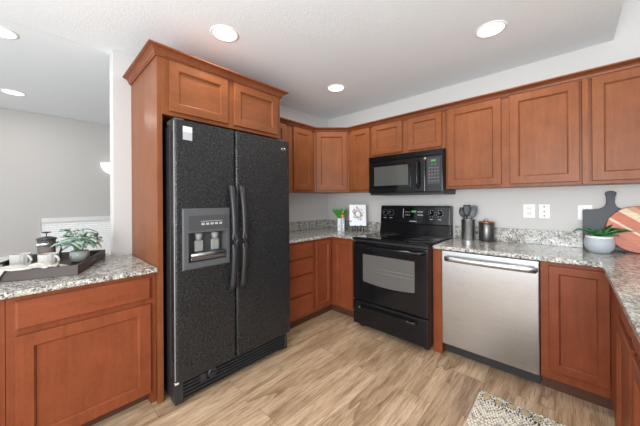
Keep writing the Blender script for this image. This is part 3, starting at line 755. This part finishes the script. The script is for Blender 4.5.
# ---------------------------------------------------------------- corner decor: vase, bottle, print on easel
vx, vy = .447, -.275
t = thing('vase_with_greenery', 'white vase with gold streak holding bright green grass in the back corner', 'vase', (vx, vy, CT))
VM = nm('marbled_white', (.8, .82, .85), .2); n = N(VM)
n.col(n.ramp(n.noise(n.coords((1, 1, .5)), 14, 2, .5, .8), [(.36, (.62, .30, .06)), (.42, (.82, .84, .86)), (.60, (.8, .82, .84)), (.68, (.35, .45, .52))]))
Mr = Matrix.Translation((vx, vy, 0)) @ Matrix.Rotation(R(43), 4, 'Z')
put('vase', MB().box(-.042, .042, -.036, .036, CT, 1.058, .008, Mr), VM, t)
m = MB()
for k in range(110):
    a = random.uniform(0, 6.28); leaf(m, (vx+.022*math.cos(a), vy+.022*math.sin(a), 1.045), a, random.uniform(.10, .165), .026, random.uniform(1.35, 2.2), .10, n=5)
put('grass', m, nm('fresh_green', (.05, .32, .04), .45), t)
bx, by = .532, -.345
t = thing('glass_bottle', 'slim clear glass bottle with orange stopper beside the corner vase', 'bottle', (bx, by, CT))
put('glass', MB().lathe(bx, by, [(.020, CT), (.022, CT+.004), (.022, 1.045), (.014, 1.065), (.014, 1.075)], 20), nm('clear_glass', (.85, .93, .98), .03, 0, Transmission_Weight=.85, IOR=1.3), t)
put('stopper', MB().lathe(bx, by, [(.018, 1.075), (.021, 1.080), (.021, 1.10), (.016, 1.105)], 20), nm('orange_stopper', (.85, .16, .03), .4), t)
put('dried_stems', MB().tube([(bx, by, 1.10), (bx+.012, by, 1.17)], .003, 6).tube([(bx, by, 1.10), (bx-.008, by, 1.16)], .003, 6).tube([(bx, by, 1.1), (bx+.026, by, 1.16)], .002, 6), nm('straw', (.35, .28, .12), .7), t)
# print on easel
px_, py_ = .672, -.225
t = thing('floral_print', 'white card with pink and green floral wreath in the back corner', 'picture', (px_, py_, .975))
Mr = Matrix.Translation((px_, py_, 0)) @ Matrix.Rotation(R(38), 4, 'Z') @ Matrix.Translation((0, 0, .972)) @ Matrix.Rotation(R(-9), 4, 'X')
put('card', MB().box(-.100, .100, -.006, .006, 0, .258, .001, Mr), nm('card_white', (.83, .85, .88), .6), t)
fl = {c: MB() for c in ('pink', 'green', 'dark')}
for k in range(130):
    a = k/130*2*math.pi; r = .050+random.uniform(-.022, .020); c = random.choice(['pink', 'green', 'dark', 'green'])
    x, z = r*math.cos(a), .145+r*1.08*math.sin(a); s = random.uniform(.004, .009)
    M = Mr @ Matrix.Translation((x, -.0062, z)) @ Matrix.Rotation(R(90), 4, 'X') @ Matrix.Rotation(random.uniform(0, 3), 4, 'Z') @ Matrix.Diagonal((1, .55, 1, 1))
    fl[c].lathe(0, 0, [(s, -.0003), (s, .0004)], 8, M)
for (x, z, s, c) in ((-.01, .225, .010, 'green'), (.035, .075, .010, 'pink'), (-.045, .165, .012, 'pink'), (-.085, .055, .010, 'green'), (.05, .13, .010, 'pink')):
    fl[c].lathe(0, 0, [(s, -.0003), (s, .0006)], 10, Mr @ Matrix.Translation((x, -.0062, z)) @ Matrix.Rotation(R(90), 4, 'X'))
put_each('pink_petal', fl['pink'], nm('pink_ink', (.75, .12, .18), .7), t); put_each('green_leaf', fl['green'], nm('green_ink', (.12, .35, .14), .7), t)
put_each('dark_leaf', fl['dark'], nm('grey_ink', (.16, .18, .22), .7), t)
t = thing('easel_stand', 'small dark easel stand under the floral print', 'stand', (px_, py_, CT))
EM = nm('dark_bronze', (.03, .035, .045), .4, .6)
Me = Matrix.Translation((px_, py_, 0)) @ Matrix.Rotation(R(38), 4, 'Z')
put('ledge', MB().box(-.085, .085, -.022, .016, .962, .970, .002, Me), EM, t)
for sx in (-1, 1):
    put('leg', MB().tube([Me @ Vector((sx*.070, -.020, CT)), Me @ Vector((sx*.066, .014, .966)), Me @ Vector((sx*.02, .05, 1.12))], .005, 8), EM, t)
    put('leg', MB().tube([Me @ Vector((sx*.035, -.026, .985)), Me @ Vector((sx*.035, -.022, .966)), Me @ Vector((sx*.035, .0, CT))], .005, 8), EM, t)
put('back_strut', MB().tube([Me @ Vector((0, .13, CT)), Me @ Vector((0, .05, 1.12))], .005, 8), EM, t)

# ---------------------------------------------------------------- tray with coffee things
A = Vector((.500, -2.730)); e1 = Vector((-.477, .181)).normalized(); e2 = Vector((-e1.y, e1.x))  # e1 along short end, e2 towards the left
e2 = Vector((-.36, -.93)).normalized() if e2.y > 0 else e2
ang = math.atan2(e1.y, e1.x)
MT = Matrix.Translation((A.x, A.y, ZL)) @ Matrix.Rotation(ang, 4, 'Z')     # local x along short end, local y along (+90deg) = towards -x-y
t = thing('serving_tray', 'dark brown wooden serving tray with cut-out handle on the left counter', 'tray', (A.x, A.y, ZL))
TW, TL, TH = .56, .45, .056
TRM = nm('dark_walnut', (.045, .026, .017), .45)
put('base', MB().box(.008, TW-.008, .008, TL-.008, .001, .012, M=MT), TRM, t)
put('side_rail', MB().box(0, .012, 0, TL, 0.001, TH, .0015, MT), TRM, t)
put('side_rail', MB().box(TW-.012, TW, 0, TL, 0.001, TH, .0015, MT), TRM, t)
for y0 in (0, TL-.012):
    m = MB(); hx0, hx1 = TW/2-.055, TW/2+.055
    m.box(.012, hx0, y0, y0+.012, .001, TH, .001, MT).box(hx1, TW-.012, y0, y0+.012, .001, TH, .001, MT)
    m.box(hx0, hx1, y0, y0+.012, .001, .022, 0, MT).box(hx0, hx1, y0, y0+.012, .044, TH, 0, MT)
    put('end_rail', m, TRM, t)
TZ = ZL+.012
def tl(x, y, z=0.0): return MT @ Vector((x, y, z))
# mugs
MUG = nm('ribbed_stoneware', (.52, .50, .47), .6)
def mug(x, y, az, lab):
    t = thing('mug', lab, 'mug', (x, y, TZ))
    m = MB(); n = 48; rings = []
    for r, z in [(.040, TZ+.001), (.046, TZ+.004), (.048, TZ+.02), (.048, TZ+.078), (.047, TZ+.082), (.0445, TZ+.082), (.044, TZ+.06), (.043, TZ+.012), (.001, TZ+.01)]:
        rings.append([Vector((x+(r+(-.003 if (i % 3 == 0 and r > .0455) else 0))*math.cos(2*math.pi*i/n), y+(r+(-.003 if (i % 3 == 0 and r > .0455) else 0))*math.sin(2*math.pi*i/n), z)) for i in range(n)])
    put('cup', m.loops(rings, True, False), MUG, t)
    d = Vector((math.cos(az), math.sin(az), 0)); c = Vector((x, y, TZ+.042)); pts = []
    for k in range(11):
        a = -math.pi/2 + math.pi*k/10; pts.append(c + d*(.045+.030*math.cos(a)) + Vector((0, 0, .027*math.sin(a))))
    put('handle', MB().tube(pts, .006, 10, 1.3), MUG, t)
mug(.170, -2.838, R(35), 'ribbed off-white mug nearest the french press and plant')
mug(.040, -2.955, R(35), 'ribbed off-white mug at the left picture edge behind the knit cloth')
# french press
fx_, fy_ = -.066, -2.842
t = thing('french_press', 'glass french press with brown coffee and black plunger on the tray', 'french press', (fx_, fy_, TZ))
STB = nm('press_black', (.03, .033, .038), .35)
put('carafe', MB().lathe(fx_, fy_, [(.044, TZ+.006), (.046, TZ+.01), (.046, TZ+.145), (.044, TZ+.145), (.044, TZ+.012)], 32, cap1=False), nm('carafe_glass', (.9, .93, .95), .02, 0, Transmission_Weight=.92, IOR=1.2), t)
put('coffee', MB().lathe(fx_, fy_, [(.0425, TZ+.0125), (.0425, TZ+.095)], 32), nm('ground_coffee', (.24, .09, .04), .8), t)
put('base_frame', MB().lathe(fx_, fy_, [(.048, TZ), (.050, TZ+.004), (.048, TZ+.0055), (.001, TZ+.0055)], 32, cap1=False), STB, t)
put('metal_band', MB().lathe(fx_, fy_, [(.047, TZ+.112), (.048, TZ+.114), (.048, TZ+.124), (.047, TZ+.126)], 32, cap0=False, cap1=False), CHROME, t)
put('lid', MB().lathe(fx_, fy_, [(.049, TZ+.146), (.053, TZ+.150), (.050, TZ+.158), (.020, TZ+.168), (.001, TZ+.168)], 32, cap1=False), STB, t)
put('plunger', MB().tube([(fx_, fy_, TZ+.09), (fx_, fy_, TZ+.196)], .003, 8).lathe(fx_, fy_, [(.008, TZ+.190), (.024, TZ+.194), (.024, TZ+.200), (.001, TZ+.203)], 20, cap1=False), STB, t)
hd = Vector((math.cos(R(45)), math.sin(R(45)), 0)); c = Vector((fx_, fy_, 0))
put('handle', MB().tube([c+hd*.047+Vector((0, 0, TZ+.125)), c+hd*.075+Vector((0, 0, TZ+.128)), c+hd*.095+Vector((0, 0, TZ+.115)), c+hd*.098+Vector((0, 0, TZ+.08)), c+hd*.085+Vector((0, 0, TZ+.045))], [.007, .008, .008, .007, .005], 10), STB, t)
# sage plant
sx_, sy_ = .120, -2.690
t = thing('potted_sage_plant', 'leafy pale green plant in a glass bowl on the right end of the tray', 'potted plant', (sx_, sy_, TZ))
put('glass_bowl', MB().lathe(sx_, sy_, [(.034, TZ), (.048, TZ+.012), (.055, TZ+.035), (.052, TZ+.062), (.046, TZ+.075), (.043, TZ+.075), (.049, TZ+.060), (.051, TZ+.035), (.001, TZ+.008)], 32, cap1=False), nm('smoked_clear_glass', (.92, .95, .95), .05, 0, Transmission_Weight=.75, IOR=1.25), t)
put('pebbles', MB().lathe(sx_, sy_, [(.03, TZ+.010), (.049, TZ+.034), (.045, TZ+.055), (.001, TZ+.06)], 20, cap1=False), nm('moss', (.16, .22, .13), .9), t)
SG = nm('sage_leaf', (.26, .42, .30), .55); _n = N(SG)
_n.col(_n.ramp(_n.noise(_n.coords((1, 1, 1)), 25, 2), [(.35, (.16, .33, .21)), (.65, (.52, .62, .54))]))
lm = MB(); stm = MB(); random.seed(12)
for k in range(17):
    a = k*2.4; hgt = random.uniform(.06, .175); rr_ = random.uniform(.02, .10)
    top_ = Vector((sx_+rr_*math.cos(a), sy_+rr_*math.sin(a), TZ+.05+hgt)); b0 = Vector((sx_, sy_, TZ+.05)); mid = (b0+top_)/2+Vector((0, 0, .02))
    stm.tube([b0, mid, top_], .0018, 6)
    for q_ in range(4):
        p = mid.lerp(top_, q_/3)
        leaf(lm, p, a+random.uniform(-1.5, 1.5), random.uniform(.065, .10), random.uniform(.034, .048), random.uniform(.0, .7), random.uniform(.3, .8), .3, 6, .12)
put('leaves', lm, SG, t); put('stems', stm, nm('stem_green', (.16, .28, .12), .6), t)
# knit cloth draped over the tray rim
KN = nm('cream_knit', (.60, .57, .51), .9); _n = N(KN)
vv = _n.add('ShaderNodeTexVoronoi'); vv.inputs['Scale'].default_value = 110; _n.l(_n.coords((1, 1, 1)), vv.inputs[0]); _n.bump(vv.outputs['Distance'], .9, .004)
m = MB(); nu, nv = 36, 26; g = {}
def hump(x, y): return .012*math.sin(x*38+y*9)+.010*math.sin(y*31-x*12)
for i in range(nu+1):
    for j in range(nv+1):
        v = .10 + .42*i/nu; u = j/nv        # v: along tray length from the right end ; u: from inside over the front rim
        x = .205 - .225*u; edge = .02*math.sin(v*40)*u
        z = .018 + abs(hump(x, v)) + .03*math.exp(-((x-.09)/.06)**2)
        if i < 5: z = z*(.55+.09*i)
        if x < .03: z = max(z, TH+.006)
        if x < -.004: x = -.012-.002*math.sin(v*60); z = TH+.004-(u-.93)*.48*(1 if v > .3 else .0)
        if j <= 2: z = .014+.004*j
        g[i, j] = tl(x, v+edge, z)
lo = {k: p-Vector((0, 0, .006)) for k, p in g.items()}
V = {k: m.bm.verts.new(p) for k, p in g.items()}
for i in range(nu):
    for j in range(nv): m._f([V[i, j], V[i+1, j], V[i+1, j+1], V[i, j+1]], True)
o = put('knit_cloth', m, KN, None, tuple(tl(.1, .3, .02)), recalc=True); tag(o, 'cream knit cloth with fringe draped over the tray front rim', 'cloth')
so = o.modifiers.new('thickness', 'SOLIDIFY'); so.thickness = .005; so.offset = 1
m = MB()
for k in range(26):
    v = .31+k*.0082; p = tl(-.016, v, TH-.030); m.tube([p+Vector((0, 0, .008)), p+Vector((random.uniform(-.004, .004), random.uniform(-.004, .004), -.012)), p+Vector((random.uniform(-.006, .006), random.uniform(-.006, .006), -.020))], [.003, .0028, .0015], 6)
f = put('fringe', m, KN, o)

# ---------------------------------------------------------------- rug
RX, RY1, RW, RL = 2.100, -.872, .56, .95
t = thing('kitchen_rug', 'cream textured rug with tan circles and black outlines in front of the cabinets', 'rug', (RX+RW/2, RY1-RL/2, 0))
m = MB(); nx, ny = 210, 340; vs = {}
def rugpat(x, y):
    """x 0..RW, y 0..RL from the back edge ; returns height, material"""
    e = min(x, RW-x, y)
    if e < .006: return .006, 0
    def bob(c):
        bx = (x+ (c*.5 if int(y/c) % 2 else 0)) % c-c/2; by = y % c-c/2; d = math.hypot(bx, by)/(c/2)
        return math.sqrt(max(0, 1-d*d)), int((x+(c*.5 if int(y/c) % 2 else 0))/c)*7+int(y/c)*13
    # row of medallions along the back short edge
    if .012 < y < .088 and x < .31:
        k = int((x-.012)/.066); cx = (x-.012) % .066-.033; cy = y-.048-.010*math.sin(k*2.1); r0 = .022+.003*math.sin(k*5); d = math.hypot(cx, cy*.9)
        if d < r0: return .013+.002*math.sin(x*900)*math.sin(y*900), 1
        if d < r0+.007 and math.sin(math.atan2(cy, cx)*11+k) > -.75: return .007, 2
        if abs(cx) > .026 and math.sin(y*500+k) > .2: return .008, 2
        h, q = bob(.013); return .008+.007*h, (3 if h < .35 else 0)
    if .012 < y < .088:
        if math.sin((x*1.3+abs((y-.05)*2))*190) > .45: return .007, 2
        h, q = bob(.014); return .009+.006*h, (1 if q % 5 == 0 else 0)
    if .088 <= y < .10: return .008, (2 if math.sin(x*330) > .1 else 0)
    yy = y-.10; seg = int(yy/.17) % 3
    if seg == 0:
        q = (yy+abs((x % .15)-.075)*1.15) % .075
        if q < .010: return .006, 3
        if q < .014 and math.sin(x*520) > -.2: return .007, 2
        h, qq = bob(.017); return .008+.009*h, (3 if h < .3 else (2 if h < .42 and qq % 3 == 0 else 0))
    if seg == 1:
        if yy % .17 < .012: return .008, (2 if math.sin(x*300) > 0 else 1)
        h, qq = bob(.020); return .008+.010*h, (3 if h < .3 else 1 if qq % 9 == 0 else 0)
    cx = (x-.01) % .09-.045; cy = (yy % .085)-.042; d = abs(cx)+abs(cy)
    if d < .020: return .013, 1
    if d < .028: return .007, 2
    h, qq = bob(.015); return .008+.007*h, (3 if h < .3 else 0)
rc = .03
for i in range(nx+1):
    for j in range(ny+1):
        x, y = RW*i/nx, RL*j/ny
        h, _ = rugpat(x, y)
        jit = .0015*math.sin(j*.9)*(1 if i in (0, nx) else 0)
        wav = .004*math.sin(y*22) if i == 0 else 0
        xx, yy = x+jit, y
        if x < rc and y < rc:
            dx, dy = rc-x, rc-y; d = math.hypot(dx, dy)
            if d > rc: xx = rc-dx/d*rc; yy = rc-dy/d*rc
        vs[i, j] = m.bm.verts.new((RX+xx, RY1-yy, h))
for i in range(nx):
    for j in range(ny):
        _, mt = rugpat(RW*(i+.5)/nx, RL*(j+.5)/ny); m.mi = mt
        m._f([vs[i, j], vs[i, j+1], vs[i+1, j+1], vs[i+1, j]], True)
m.mi = 0
per = [(i, 0) for i in range(nx+1)] + [(nx, j) for j in range(1, ny+1)] + [(i, ny) for i in range(nx-1, -1, -1)] + [(0, j) for j in range(ny-1, 0, -1)]
bot = [m.bm.verts.new((vs[p].co.x, vs[p].co.y, .0005)) for p in per]
for k in range(len(per)):
    k2 = (k+1) % len(per); m._f([vs[per[k]], vs[per[k2]], bot[k2], bot[k]])
def rugm(name, c):
    q = nm(name, c, .95); z = N(q); z.bump(z.noise(z.coords((1, 1, 1)), 260, 2), .8, .002); return q
put('woven_pile', m, [rugm('rug_cream', (.74, .67, .55)), rugm('rug_tan', (.50, .40, .24)), rugm('rug_charcoal', (.05, .05, .055)), rugm('rug_grey', (.30, .28, .25))], t)
